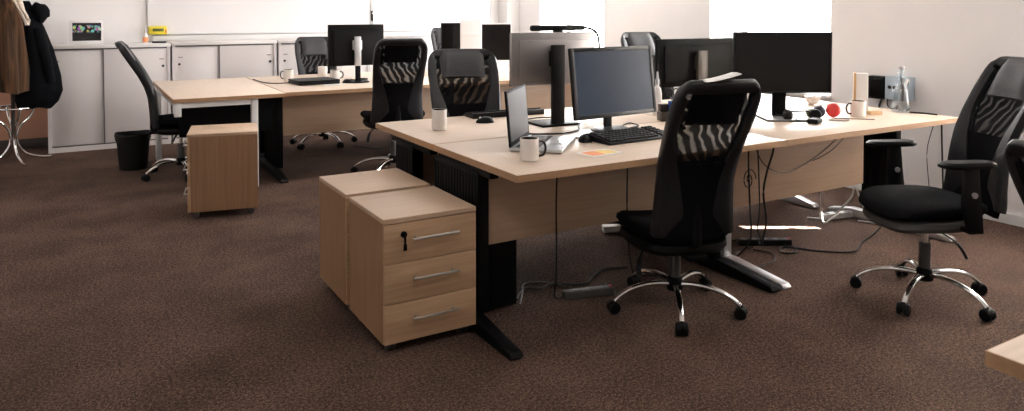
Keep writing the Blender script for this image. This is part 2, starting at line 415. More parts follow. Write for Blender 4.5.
# ------------------------------------------------------------------ pedestals
def pedestal(loc, rz, w, d, h, label, key=False, vertical=False):
    # local origin at the front left bottom corner; drawers face -y
    t = thing('drawer_pedestal', label, 'drawer unit', loc, rz, 'beech drawer pedestals')
    z0 = .045; f = .018
    b = MB()
    b.lohi((0, f + .002, z0), (.018, d, h - .02)); b.lohi((w - .018, f + .002, z0), (w, d, h - .02)); b.lohi((.018, d - .015, z0), (w - .018, d, h - .02)); b.lohi((.018, f + .002, z0), (w - .018, d - .015, z0 + .018))
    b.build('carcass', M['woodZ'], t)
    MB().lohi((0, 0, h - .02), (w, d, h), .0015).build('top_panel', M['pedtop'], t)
    hh = (h - .022 - z0) / 3
    for k in range(3):
        za = z0 + k * hh
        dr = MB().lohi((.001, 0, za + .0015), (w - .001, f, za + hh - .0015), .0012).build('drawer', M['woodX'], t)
        hz = za + hh * .60; c = w / 2 + .01
        hd = MB().tube([(c - .105, -.030, hz), (c + .105, -.030, hz)], .0058, 10, 0)
        for s in (-1, 1): hd.cyl((c + s * .085, 0, hz), (c + s * .085, -.028, hz), .006, seg=10)
        hd.build('handle', M['steel'], dr)
        if key and k == 2:
            MB().cyl((.085, 0, hz + .018), (.085, -.010, hz + .018), .013).build('lock', M['blackmetal'], dr)
            kk = MB().lohi((.082, -.024, hz - .022), (.088, -.011, hz + .022), .001); kk.lohi((.077, -.022, hz - .045), (.093, -.017, hz - .018), .002)
            kk.build('key', M['blackmetal'], dr)
    for x, y in ((.045, .05), (w - .045, .05), (.045, d - .05), (w - .045, d - .05)):
        c = MB(); c.lohi((x - .012, y - .012, .034), (x + .012, y + .012, z0 + .001))
        for s in (-1, 1): c.cyl((x + s * .012 - .006, y + .004, .0195), (x + s * .012 + .006, y + .004, .0195), .0195, seg=14)
        c.build('caster', M['shell'], t)
    return t
pedestal((-.4665, .2666, 0), 0, .4204, .436, .561, 'beech three-drawer pedestal in front, with a key hanging from its top drawer lock', True)
pedestal((-.4665, .7484, 0), 0, .4204, .436, .561, 'beech pedestal standing directly behind the keyed one, drawers hidden')
pedestal((-.815, 3.235, 0), R(-101), .42, .45, .575, 'beech pedestal on casters under the far end table, side panel facing out')

# ------------------------------------------------------------------ office chairs (local: faces +y, gas column at origin)
def prof(z):   # lean of the back
    P = [(.40, .19), (.50, .215), (.60, .225), (.70, .235), (.80, .265), (.90, .315), (1.0, .375), (1.08, .425), (1.2, .495)]
    for (a, ya), (b, yb) in zip(P, P[1:]):
        if z <= b: break
    t = (z - a) / (b - a); return -(ya + (yb - ya) * t)
def halfw(z):
    P = [(.40, .185), (.47, .192), (.56, .178), (.70, .174), (.85, .184), (1.0, .192), (1.08, .189), (1.2, .172)]
    for (a, ya), (b, yb) in zip(P, P[1:]):
        if z <= b: break
    t = (z - a) / (b - a); return ya + (yb - ya) * t
def S(u, z, off=0):
    # u in -1..1 across the back; wraps slightly forwards at the sides
    w = halfw(z)
    n = Vector((0, 1, (prof(z - .01) - prof(z + .01)) / .02 * -1)); n = Vector((0, n.y, -(prof(z + .01) - prof(z - .01)) / .02)).normalized()
    p = Vector((u * w, prof(z) + .030 * u * u, z))
    return p + n * off
ZB, ZT = .43, 1.165
def make_chair(label):
    t = thing('office_chair', label, 'office chair', (0, 0, 0), 0, 'black high-back office chairs')
    # star base
    b = MB().lathe([(.018, .085), (.036, .090), (.040, .10), (.038, .136), (.030, .150), (.026, .152)], seg=24)
    b.build('base_hub', M['blackmetal'], t)
    for k in range(5):
        a = k * 2 * math.pi / 5
        l = MB().tube([(.025, 0, .120), (.09, 0, .126), (.16, 0, .122), (.225, 0, .106), (.275, 0, .080), (.300, 0, .058)], lambda q: .0165 - .004 * q, 10, 5, .75)
        l = l.build('leg', M['chrome'], t, rot=(0, 0, a))
        w = MB(); w.cyl((.303, 0, .03), (.303, 0, .062), .007, seg=10)
        for s in (-1, 1): w.lathe([(.006, -.011), (.022, -.011), (.0275, -.007), (.0275, .007), (.022, .011), (.006, .011)], (.303, s * .016, .0275), 16, (math.pi / 2, 0, 0))
        w.lathe([(.020, -.026), (.024, -.02), (.024, .02), (.020, .026)], (.303, 0, .034), 14, (math.pi / 2, 0, 0))
        w.build('caster', M['black'], l)
    MB().lathe([(.021, .150), (.027, .152), (.027, .27), (.024, .275)], seg=18).build('column_sleeve', M['shell'], t)
    MB().lathe([(.013, .19), (.014, .20), (.014, .41), (.013, .415)], seg=14).build('gas_piston', M['steel'], t)
    mch = MB().lohi((-.075, -.13, .385), (.075, .09, .42), .01); mch.lohi((-.05, -.24, .392), (.05, -.10, .412), .006)
    mch.build('tilt_mechanism', M['blackmetal'], t)
    MB().tube([(-.06, .03, .395), (-.14, .02, .385), (-.19, -.03, .34), (-.205, -.06, .28)], lambda q: .006 + .006 * (q > .6), 8, 4, .6).build('lever', M['black'], t)
    # seat: pan and cushion, waterfall front edge
    def seat_rows(z0, z1, k, d0, d1, crown):
        rows = []
        def ring(sc_, z):
            r = []
            for i in range(40):
                a = 2 * math.pi * i / 40; c_, s_ = math.cos(a), math.sin(a)
                x = .245 * math.copysign(abs(c_) ** .55, c_) * sc_; y = .245 * math.copysign(abs(s_) ** .6, s_) * sc_
                zz = z - .035 * max(0, (y - .10) / .15) ** 2 + crown * (abs(x) / .245) ** 2
                r.append((x * (1 - .10 * max(0, -y) / .245), y + .02, zz))
            return r
        for q, z in ((.80, z0), (.94, z0 + d0), (1.0, (z0 + z1) / 2), (.985, z1 - d1), (.90, z1 - .004), (.55, z1 - .004), (.12, z1 - .006)): rows.append(ring(q * k, z))
        return rows
    MB().grid(seat_rows(.392, .458, .93, .012, .008, 0), close_u=True, cap=True).build('seat_pan', M['black'], t)
    MB().grid(seat_rows(.448, .520, 1.0, .018, .018, .012), close_u=True, cap=True).build('seat_cushion', M['fabric'], t, sharp=60)
    # spine that carries the back
    MB().tube([(0, -.10, .40), (0, -.20, .40), (0, -.225, .43), (0, -.226, .50), (0, -.232, .60)], .024, 10, 5, .4, (0, 1, 0)).build('back_spine', M['black'], t)
    # frame: padded rim swept round the back, wider at the sides low down
    loop = []
    n = 22
    for i in range(n + 1): loop.append((-1, ZB + .03 + (ZT - .07 - ZB - .03) * i / n))
    for i in range(1, 6):
        a = math.pi / 2 * i / 6; loop.append((-1 + .26 * (1 - math.cos(a)), ZT - .07 + .07 * math.sin(a)))
    for i in range(9): loop.append((-.74 + 1.48 * i / 8, ZT))
    for u, z in [(-u, z) for u, z in loop[n + 1:n + 6]][::-1]: loop.append((u, z))
    for i in range(n + 1): loop.append((1, ZT - .07 - (ZT - .07 - ZB - .03) * i / n))
    rows = []
    m = len(loop)
    for i, (u, z) in enumerate(loop):
        low = max(0, min(1, (.92 - z) / .35)); tip = max(0, min(1, (z - ZB - .02) / .10))
        hw = (.020 + .034 * low) * (.35 + .65 * tip)
        if abs(u) < .8: hw = .022
        th = .017 + .006 * (abs(u) > .95)
        # inward direction in (u,z)
        un, zn = (0 if abs(u) < .75 and z > 1 else (-1 if u > 0 else 1)), (-1 if z > ZT - .03 else 0)
        if abs(u) >= .74 and z > ZT - .071:
            f = (z - (ZT - .07)) / .07; un *= (1 - f); zn = -f
        du = un * hw * 2 / halfw(z); dz = zn * hw * 2
        r = []
        for a, b_ in ((0, -1), (-.12, -.5), (-.12, .5), (0, 1), (.5, 1.15), (1, .8), (1.06, 0), (1, -.8), (.5, -1.15)):
            r.append(S(u + du * a, z + dz * a, b_ * th))
        rows.append(r)
    MB().grid(rows, close_u=True, cap=True).build('back_frame', M['leather'], t, sharp=50)
    # see-through mesh field
    g = [[S(-.90 + 1.8 * j / 14, .60 + (ZT - .02 - .60) * i / 18, -.004) for j in range(15)] for i in range(19)]
    MB().grid(g).build('mesh_panel', M['mesh'], t)
    # solid lumbar panel
    rows = []
    for i in range(15):
        z = ZB - .005 + (.80 - ZB) * i / 14
        w_ = .80 if i < 13 else .78
        rows.append([S(-w_ + 2 * w_ * j / 12, z, -.016) for j in range(13)] + [S(w_ - 2 * w_ * j / 12, z, .012) for j in range(13)])
    MB().grid(rows, close_u=True, cap=True).build('lumbar_panel', M['fabric'], t)
    # headrest pad
    rows = []
    for i in range(13):
        f = i / 12; z = .970 + (ZT - .012 - .970) * f
        e_ = math.sin(math.pi * min(max(f, .06), .94)) ** .35
        w_ = .62 + .06 * f
        rows.append([S(-w_ + 2 * w_ * j / 12, z, .004) for j in range(13)] + [S(w_ - 2 * w_ * j / 12, z, .006 + .034 * e_ * (1 - abs(1 - j / 6) ** 6 * .8)) for j in range(13)])
    MB().grid(rows, close_u=True, cap=True).build('headrest', M['pad'], t)
    return t
UPPER = ('gas_piston', 'tilt_mechanism', 'lever', 'seat_pan', 'seat_cushion', 'back_spine', 'back_frame', 'mesh_panel', 'lumbar_panel', 'headrest')
chair0 = make_chair('black mesh office chair before the laptop desk, its back to us, chrome base in view')
BACK = ('back_spine', 'back_frame', 'mesh_panel', 'lumbar_panel', 'headrest')
def set_chair(t, lift, base, by=0, bz=0):
    k = 0
    for c in kids(t):
        n = c.name.split('.')[0]
        if n in UPPER: c.location.z = lift + (bz if n in BACK else 0)
        if n in BACK: c.location.y = by
        if n == 'leg': c.rotation_euler = (0, 0, base + k * 2 * math.pi / 5); k += 1
def chair(x, y, rz, lift, base, label, by=0, bz=0, sc_=(1, 1, 1)):
    c = dup(chair0, (x, y, 0), R(rz), label); set_chair(c, lift, R(base), by, bz); c.scale = sc_; return c
right = chair(2.04, -.48, 66, -.02, 194.4 - 66, 'black office chair with two armrests, turned sideways by the right end of the desks', -.07, .02)
chair(.845, 3.50, -12, .01, 20, 'black mesh office chair at the far desks, its back to us, beyond the two pedestals', sc_=(1.13, 1, 1))
chair(-.766, 4.33, -96, -.02, 10, 'black office chair seen side-on at the left, beside the waste bin')
chair(.765, 1.86, 163, -.045, 40, 'office chair with grey headrest facing us behind the lone white cup', sc_=(1.30, 1, 1))
chair(.70, 5.15, 176, -.05, 38, 'dark office chair facing us between the far black monitor and the cabinets', sc_=(1.1, 1, 1))
chair(2.50, 1.84, 172, .055, 0, 'office chair whose pale headrest just shows above the dark monitor in the middle')
chair(2.50, 5.66, 172, .02, 0, 'office chair farthest away, peeking out left of the white all-in-one computer')
chair(1.74, -1.42, -100, -.22, 36, 'office chair cut off by the right edge of the picture')
chair0.location = (.90, .05, 0); chair0.rotation_euler = (0, 0, R(-18)); set_chair(chair0, -.09, R(233 + 18), 0, .04)
for c in kids(right):
    if c.name.startswith('seat_pan'): c.material_slots[0].link = 'OBJECT'; c.material_slots[0].material = M['shell']
for s in (-1, 1):   # armrests only on the right-hand chair
    a = MB().prism([(-.10, .40), (-.03, .40), (.0, .52), (-.005, .70), (-.07, .70), (-.085, .52)], 0, s * .275 - .014, s * .275 + .014, .006)
    a.lohi((min(s * .14, s * .285), -.10, .395), (max(s * .14, s * .285), -.03, .415), .004)
    a = a.build('armrest', M['black'], right, loc=(0, .02, 0))
    rows = []
    for q, z in ((.9, .698), (1, .704), (1, .716), (.88, .726)):
        rows.append([(s * .275 + .042 * q * math.copysign(abs(math.cos(2 * math.pi * k / 28)) ** .7, math.cos(2 * math.pi * k / 28)), -.02 + .135 * q * math.copysign(abs(math.sin(2 * math.pi * k / 28)) ** .5, math.sin(2 * math.pi * k / 28)), z) for k in range(28)])
    MB().grid(rows, close_u=True, cap=True).build('arm_pad', M['black'], a)
    for q in (-1, 1): MB().cyl((s * .275 + q * .012, -.045, .575), (s * .275 + q * .024, -.045, .575), .013).build('arm_knob', M['silver'], a)

# ------------------------------------------------------------------ monitors (local: screen faces -y, origin on the desk under the column)
def monitor(loc, rz, w, h, zb, label, screen, backm, stand='plate', standm='blackmetal', bez=.012, group='computer monitors', tilt=0, colw=.05, chin=0, base=None):
    t = thing('monitor', label, 'monitor', loc, rz, group)
    cz = zb + h / 2; T = .022
    b = MB().lohi((-w / 2, -T / 2, zb), (w / 2, T / 2, zb + h), .004)
    b.prism([(-w * .42, zb + h * .10), (w * .42, zb + h * .10), (w * .42, zb + h * .86), (-w * .42, zb + h * .86)], 1, T / 2 - .002, T / 2 + .012, .006)
    for k in range(5): b.lohi((-w * .30, T / 2 + .011, zb + h * .885 + k * .004), (w * .30, T / 2 + .0125, zb + h * .886 + k * .004))
    b.build('housing', backm, t)
    f = MB(); y0, y1 = -T / 2 - .004, -T / 2 + .002; bb = bez + chin
    f.lohi((-w / 2, y0, zb), (-w / 2 + bez, y1, zb + h), .0015); f.lohi((w / 2 - bez, y0, zb), (w / 2, y1, zb + h), .0015)
    f.lohi((-w / 2 + bez, y0, zb), (w / 2 - bez, y1, zb + bb), .0015); f.lohi((-w / 2 + bez, y0, zb + h - bez), (w / 2 - bez, y1, zb + h), .0015)
    f.build('bezel', M['bezel'] if not chin else M['card'], t)
    MB().lohi((-w / 2 + bez, y0 + .0025, zb + bb), (w / 2 - bez, y1, zb + h - bez)).build('screen', screen, t)
    for o in kids(t):
        o.rotation_euler = (R(-tilt), 0, 0); o.location = Vector((0, 0, cz)) - Euler((R(-tilt), 0, 0)).to_matrix() @ Vector((0, 0, cz))
    c = MB(); zl = .008 if not base else zb
    c.box((0, .048, (cz + .08 + zl) / 2), (colw, .022, cz + .08 - zl), None, .004); c.lohi((-.045, T / 2, cz - .045), (.045, .042, cz + .045), .006)
    c.build('stand_column', M[standm], t)
    s = MB()
    if stand == 'plate':
        s.lohi((-.125, -.13, .006), (.125, .09, .012), .002)
        MB().lohi((-.126, -.131, 0), (.126, .091, .0065), .001).build('base_pad', M['black'], t)
    elif stand == 'round': s.lathe([(.115, 0), (.115, .006), (.10, .012), (.03, .018)], (0, .02, 0), 32)
    else:
        for q in (-1, 1): s.tube([(0, .05, .012), (q * .06, .0, .010), (q * .16, -.07, .008)], .010, 8, 4, .7)
        s.lohi((-.05, .02, 0), (.05, .08, .02), .006)
    if base: s.box((0, .046, zb / 2), (colw * .8, .018, zb), None, .003)
    s.build('stand_base', M[base] if base else M[standm] if stand != 'plate' or standm != 'blackmetal' else M['laptop'], t)
    return t
monitor((1.045, .70, .7412), R(5), .61, .385, .080, 'monitor with a blue-grey screen and thick dark bezel behind the black keyboard', M['bluescreen'], M['backdark'], 'round', 'bezel', .022, tilt=7)
monitor((2.22, .53, .7412), R(-32), .60, .375, .16, 'wide black monitor standing on a silver plate at the right-hand desk', M['screen'], M['backdark'], 'plate', 'blackmetal', .010, colw=.085)
monitor((.885, 1.06, .7412), R(178), .575, .305, .235, 'monitor with a silver back turned to us behind the laptop', M['screen'], M['backgrey'], 'plate', 'black', colw=.085)
monitor((2.17, 1.20, .7412), R(178), .72, .325, .150, 'monitor with a near-black back and brown stand, between blue screen and black screen', M['screen'], M['backdark'], 'plate', 'bronze', colw=.09)
monitor((.735, 4.16, .7412), R(178), .53, .385, .155, 'black monitor at the far desks seen from behind, with a silver stand strip', M['screen'], M['backdark'], 'round', 'silver', colw=.06, base='blackmetal')
# white all-in-one, a white tower and a black monitor far away
monitor((2.40, 4.52, .7412), R(-18), .42, .47, .065, 'white framed all-in-one computer with a glossy dark screen on the far right desk', M['screen'], M['card'], 'round', 'laptop', .014, 'computer monitors', 0, .06, .05)
monitor((2.17, 4.90, .7412), R(-20), .40, .36, .175, 'black screen farthest away, left of the white tower case', M['screen'], M['backdark'], 'round', 'blackmetal')
t = thing('computer_tower', 'tall pale tower case standing on the far desk between two black screens', 'computer', (2.13, 4.52, .7412), R(-30))
MB().lohi((-.115, -.02, 0), (.115, .22, .575), .012, 3).build('case', M['card'], t)
MB().lohi((-.085, -.023, .40), (.085, -.0195, .44), .001).build('drive_front', M['white'], t)
MB().cyl((0, -.026, .07), (0, -.019, .07), .010).build('power_button', M['silver'], t)
t = thing('sound_bar', 'slim black bar perched on the top edge of the silver-backed monitor', 'speaker', (.915, 1.06, 1.2808))
MB().lohi((-.19, -.018, .008), (.19, .016, .042), .012, 3).build('bar_body', M['black'], t)
MB().lohi((-.03, -.013, -.0), (.03, .013, .012), .002).build('bar_foot', M['black'], t)

# ------------------------------------------------------------------ desk things
DZ = .7408
def mug(x, y, rz, label, r=.041, h=.098, cat='mug', dark=True, z=DZ, handle=True):
    t = thing('mug', label, cat, (x, y, z), R(rz), 'white mugs')
    MB().lathe([(r * .86, 0), (r * .97, .004), (r, .012), (r, h - .002), (r * .985, h), (r * .93, h), (r * .92, h - .006), (r * .92, .5 * h)], seg=36).build('cup_body', M['ceramic'], t)
    i = MB().lathe([(r * .925, h - .001), (r * .91, h - .003), (r * .905, .012), (r * .3, .008)], seg=36, cap=False)
    i.lathe([(r * .905, h * .72), (r * .02, h * .72)], seg=36, cap=False)
    i.build('cup_lining', M['darkglaze'] if dark else M['ceramic'], t)
    if handle: MB().tube([(r * .97, 0, h * .84), (r + .022, 0, h * .80), (r + .032, 0, h * .52), (r + .022, 0, h * .24), (r * .97, 0, h * .18)], .0055, 10, 5, 1, (0, 1, 0)).build('handle', M['darkglaze'] if dark else M['ceramic'], t)
    return t
mug(.205, .235, -20, 'white mug with black handle and black inside, in front of the silver laptop', .042, .10)
mug(.218, 1.21, 62, 'white cup alone near the left edge of the desk, handle out of sight', .042, .115)
mug(2.71, .345, 155, 'white mug with a black handle beside the red headphones', .046, .10)
mug(.215, 4.60, 150, 'white mug left of the closed far laptop, handle dark', .046, .11)
mug(.60, 4.80, 40, 'plain white mug straight behind the closed far laptop', .046, .11, dark=False)
mug(.625, 4.47, -25, 'white mug with dark handle between far laptop and far monitor stand', .046, .095)
t = thing('bowl', 'small white cup half hidden below the wide black monitor', 'cup', (3.0, .90, DZ))
MB().lathe([(.030, 0), (.034, .004), (.050, .035), (.054, .058), (.050, .058), (.046, .034), (.02, .010)], seg=32).build('cup_wall', M['ceramic'], t)
MB().lathe([(.045, .034), (.02, .033)], seg=32).build('drink', M['cardboard'], t)

# open laptop, hinge line runs along local +y, keyboard towards +x
t = thing('laptop', 'open silver laptop with dark screen beside the white mug', 'laptop', (.225, .452, DZ), R(-45))
t.rotation_euler = (0, 0, R(-45))
MB().lohi((0, 0, .004), (.255, .385, .020), .005, 3).build('base', M['laptop'], t)
k = MB()
for i in range(6):
    for j in range(15): k.lohi((.030 + i * .0185, .022 + j * .0230, .0195), (.0465 + i * .0185, .0428 + j * .0230, .0222))
k.build('keys', M['key'], t)
MB().lohi((.165, .135, .0198), (.235, .25, .0206), .0003).build('touchpad', M['silver'], t)
la = R(-97)
l = MB().lohi((0, 0, 0), (.012, .385, .268), .004, 3).build('lid', M['backdark'], t, loc=(.0, 0, .018), rot=(0, R(-5), 0))
MB().lohi((.0115, .014, .024), (.0128, .371, .256)).build('laptop_screen', M['lapscreen'], l)
MB().cyl((.004, .05, .018), (.004, .335, .018), .006).build('hinge', M['key'], t)

def keyboard(loc, rz, label, w=.43, d=.19):
    t = thing('keyboard', label, 'keyboard', loc, rz, 'black computer keyboards')
    MB().prism([(0, 0), (d, 0), (d, .034), (d - .02, .034), (.0, .012)], 0, 0, w, .003).build('keyboard_base', M['key'], t)
    a = math.atan2(.022, d - .02)
    k, pad = MB(), MB()
    for i in range(6):
        y = .022 + i * (d - .05) / 5.2; z = .013 + y * math.tan(a) + .004
        for j in range(18):
            if i == 0 and 4 <= j <= 8:
                if j == 4: k.box((.012 + 6.5 * (w - .02) / 18, y, z), ((w - .02) / 18 * 4.8, .017, .008), (a, 0, 0))
                continue
            if j in (14,) : continue
            (pad if j > 14 else k).box((.012 + (j + .5) * (w - .02) / 18, y, z), ((w - .02) / 18 - .003, .018, .008), (a, 0, 0), .0015, 1)
    k.build('keys', M['bezel'], t); pad.build('number_pad', M['bezel'], t)
    return t
keyboard((.735, .335, DZ), R(2), 'black keyboard lying in front of the blue-screened monitor', .44, .20)
keyboard((1.08, 1.60, DZ), R(176), 'black keyboard on the rear desk, partly behind the laptop lid', .50, .16)
def mouse(x, y, rz, label, m='black'):
    t = thing('computer_mouse', label, 'mouse', (x, y, DZ), R(rz), 'black computer mice')
    rows = []
    for q in range(7):
        f = q / 6; s_ = math.sqrt(max(0, 1 - (f * .98) ** 2.2))
        rows.append([(.031 * s_ * math.cos(2 * math.pi * k / 20), .055 * s_ * math.sin(2 * math.pi * k / 20), .036 * f * (1 - .15 * math.sin(2 * math.pi * k / 20) * s_)) for k in range(20)])
    MB().grid(rows, close_u=True, cap=True).build('mouse_shell', M[m], t)
    MB().cyl((-.004, .028, .029), (.004, .028, .029), .007).build('scroll_wheel', M['silver'], t)
mouse(.565, 1.315, 70, 'black mouse in front of the rear keyboard, left of the laptop lid')
mouse(1.40, .57, 10, 'black mouse right of the near keyboard, against the chair back')
mouse(.63, 4.12, 20, 'black mouse beside the far monitor stand')
mouse(.70, .50, -30, 'black mouse tangled in cables left of the near keyboard')

t = thing('photo_card', 'white-bordered card with an orange and yellow picture by the laptop', 'card', (.580, .215, DZ), R(6))
MB().lohi((-.095, -.062, 0), (.095, .062, .0015)).build('card_sheet', M['card'], t)
MB().lohi((-.08, -.045, .0012), (.0, .048, .0019)).build('orange_half', M['orange'], t)
MB().lohi((.0, -.045, .0012), (.08, .034, .0019)).lohi((.01, .034, .0012), (.05, .048, .0019)).build('yellow_half', M['yellow'], t)

t = thing('pen_holder', 'dark pen holder with a blue box in it beside the blue-screened monitor', 'pen holder', (1.565, .82, DZ), R(-20))
h = MB(); h.lohi((-.06, -.035, 0), (.055, .045, .055), .003); h.lohi((-.055, .0, .055), (.0, .042, .10), .003)
h.build('holder_body', M['brownplastic'], t)
MB().lohi((-.002, -.028, .045), (.045, .016, .12), .003).build('blue_box', M['blue'], t)
t = thing('scissors', 'scissors standing in the dark pen holder, loops up', 'scissors', (1.60, .82, DZ + .03), R(-20))
for s in (-1, 1):
    MB().tube([(s * .028 + .020 * math.cos(a * math.pi / 6) + .0, .012 + s * .012, .135 + .026 * math.sin(a * math.pi / 6)) for a in range(12)], .0042, 8, 2, 1, (0, 1, 0), True).build('loop', M['black'], t)
    MB().tube([(s * .016, .012 + s * .012, .112), (-s * .004, .014, .06), (-s * .006, .014, .012)], .004, 6, 0, .5).build('blade', M['steel'], t)
t = thing('spray_bottle', 'slim pale bottle showing at the right edge of the blue-screened monitor', 'bottle', (1.675, 1.05, DZ))
MB().lathe([(.028, 0), (.03, .006), (.03, .14), (.024, .17), (.012, .185), (.012, .20)], seg=24).build('bottle_body', M['card'], t)
MB().lathe([(.014, .198), (.014, .225), (.008, .235), (.006, .275), (.004, .277)], seg=18).build('nozzle', M['silver'], t)
# headphones on the right desk
t = thing('headphones', 'headphones with one red and one dark ear cup, near the white mug', 'headphones', (2.50, .425, DZ), R(-22))
for x, m_, r_ in ((.052, 'red', .043), (-.042, 'navy', .037)):
    e = MB().lathe([(.012, -.022), (r_ * .9, -.018), (r_, -.006), (r_, .010), (r_ * .75, .022), (.008, .025)], (x, 0, r_ + .001), 28, (R(90 - 14), 0, R(-28 if x > 0 else -42)))
    e.build('ear_cup', M[m_], t)
MB().tube([(-.05, .02, .05), (-.03, .06, .068), (.01, .085, .066), (.045, .055, .07), (.055, .018, .06)], .011, 10, 5, .5).build('headband', M['pink'], t)
t = thing('earmuff', 'small olive green round lump beside the dark headphone cup', 'cushion', (2.435, .475, DZ), R(10))
MB().lathe([(.012, 0), (.03, .006), (.036, .026), (.03, .048), (.012, .056)], seg=24).build('cover', M['green'], t)
MB().lathe([(.034, .022), (.038, .026), (.034, .030)], seg=24, cap=False).build('seam', M['navy'], t)
# black headset, left of the headphones
t = thing('headset', 'tangled black headset between monitor stand and red headphones', 'headset', (2.27, .42, DZ), R(-25))
MB().tube([(-.10, -.02, .035), (-.06, .05, .05), (.0, .075, .045), (.06, .04, .05), (.07, -.02, .035)], .010, 10, 5, .6).build('headband', M['black'], t)
for x, y, a in ((-.10, -.025, 20), (.07, -.03, -15)):
    MB().lathe([(.01, -.016), (.03, -.014), (.036, 0), (.030, .014), (.01, .018)], (x, y, .037), 22, (R(80), 0, R(a))).build('ear_cup', M['black'], t)
MB().tube([(-.095, -.03, .03), (-.06, -.08, .014), (-.01, -.10, .010)], .004, 8, 5).lohi((-.02, -.11, .004), (.01, -.092, .018), .004).build('microphone', M['black'], t)
t = thing('adapter', 'small black adapter lying in front of the black headset', 'adapter', (2.235, .30, DZ), R(20))
MB().lohi((-.05, -.03, 0), (.045, .03, .030), .009, 3).build('adapter_body', M['black'], t)
MB().cyl((.043, 0, .014), (.07, 0, .014), .006).build('plug', M['steel'], t)
# white box with brown edge, wood piece
t = thing('box', 'white upright box with a brown edge standing right behind the mug', 'box', (3.02, .53, DZ), R(-52))
MB().lohi((-.036, 0, 0), (.038, .06, .245), .003).build('box_body', M['card'], t)
MB().lohi((-.052, -.004, 0), (-.0355, .06, .247), .002).build('brown_edge', M['cardboard'], t)
t = thing('wood_block', 'small flat wooden block on the desk right of the mug', 'block', (2.885, .35, DZ), R(-18))
MB().lohi((-.045, -.02, 0), (.045, .02, .022), .002).build('block_body', M['cardboard'], t)
# carafe
t = thing('carafe', 'clear glass carafe with narrow neck at the right end of the desks', 'bottle', (3.135, .33, DZ))
MB().lathe([(.05, 0), (.056, .004), (.058, .02), (.052, .12), (.040, .165), (.020, .20), (.017, .24), (.019, .285), (.016, .285), (.014, .24), (.017, .20), (.036, .162), (.048, .12), (.053, .02), (.048, .008)], seg=32).build('glass_body', M['glass'], t)
MB().lathe([(.020, .282), (.022, .286), (.022, .302), (.012, .306)], seg=20).build('stopper', M['laptop'], t)
MB().tube([(.045, .0, .17), (.075, .0, .21), (.085, 0, .195)], .008, 8, 4).build('spout', M['card'], t)
# devices on the wall
t = thing('socket_box', 'black square box on the wall above the right end of the desks', 'socket box', (X1, .875, .742))
MB().lohi((-.09, -.075, 0), (0, .075, .17), .006).build('box_body', M['black'], t)
MB().lohi((-.094, -.06, .02), (-.089, .06, .15), .002).build('cover', M['backdark'], t)
t = thing('wall_unit', 'pale blue-grey wall box with two black sockets, next to the black one', 'wall unit', (X1, .70, .745))
MB().lohi((-.085, -.09, 0), (0, .094, .175), .006).build('unit_body', M['paleblue'], t)
for y in (.055, .015): MB().cyl((-.084, y, .095), (-.090, y, .095), .014).build('socket', M['hole'], t)
MB().lohi((-.089, -.055, .0), (-.083, -.03, .172), .001).build('slot', M['hole'], t)
# far desk small things
t = thing('closed_laptop', 'closed black laptop lying on the far desk beside white mugs', 'laptop', (.35, 4.26, DZ), R(4))
MB().lohi((-.19, -.20, .003), (.19, .12, .022), .006, 3).build('base', M['black'], t)
MB().lohi((-.19, -.20, .0235), (.19, .12, .042), .005, 3).build('lid', M['black'], t)
t = thing('phone', 'white phone lying in front of the closed far laptop', 'phone', (.445, 3.96, DZ), R(-10))
MB().lohi((-.075, -.035, 0), (.075, .035, .009), .004, 3).build('phone_body', M['card'], t)
MB().lohi((-.07, -.03, .0085), (.06, .03, .0094)).build('phone_glass', M['board'], t)
t = thing('paper_tray', 'pale papers standing behind the far monitor stand', 'papers', (.86, 4.62, DZ), R(5))
for k in range(3): MB().box((-.03 + k * .02, .02 * k, .062), (.20 - .03 * k, .006, .122), (R(8), 0, 0), .001).build('sheet', M['card'], t)
# on the cabinet
t = thing('picture_frame', 'white-matted framed group photo leaning on top of the left cabinet', 'picture', (-1.435, 6.22, 1.066), 0)
b = MB(); w_, h_ = .150, .245
b.lohi((-w_, -.008, 0), (w_, .004, h_), .003); b.build('frame', M['card'], t, rot=(R(-7), 0, 0))
MB().lohi((-w_ + .026, -.0105, .035), (w_ - .016, -.0078, h_ - .026)).build('photo', M['photo'], t, rot=(R(-7), 0, 0))
MB().lohi((-.02, .0, 0), (.02, .075, .004)).box((0, .055, .075), (.04, .004, .16), (R(22), 0, 0)).build('prop', M['cardboard'], t)
t = thing('glue_bottle', 'small white bottle with an orange band on the left cabinet', 'bottle', (-.895, 6.16, 1.066))
MB().lathe([(.024, 0), (.026, .004), (.026, .075), (.018, .095), (.010, .105)], seg=22).build('bottle_body', M['card'], t)
MB().lathe([(.0265, .012), (.0268, .015), (.0268, .062), (.0265, .065)], seg=22, cap=False).build('label_band', M['orange'], t)
MB().lathe([(.010, .10), (.009, .12), (.004, .165), (.002, .167)], seg=14).build('nozzle', M['cordwhite'], t)
t = thing('board_eraser', 'yellow board eraser stuck at the lower left of the whiteboard', 'eraser', (-.745, Y1 - .058, 1.150), R(0))
MB().lohi((-.10, -.02, .0), (.085, .03, .092), .012, 3).build('eraser_body', M['brightyellow'], t)
MB().lohi((-.06, -.0215, .034), (.05, -.0195, .066), .0005).build('print_band', M['green'], t)
MB().lohi((.066, -.0213, .015), (.078, -.0195, .055), .0005).build('red_mark', M['red'], t)
t = thing('marker_pen', 'black marker pen lying on the left cabinet below the yellow eraser', 'marker', (-.77, 6.12, 1.077), R(2))
MB().cyl((-.065, 0, 0), (.035, 0, 0), .010).build('barrel', M['black'], t)
MB().cyl((.034, 0, 0), (.07, 0, 0), .0112).build('cap', M['navy'], t)

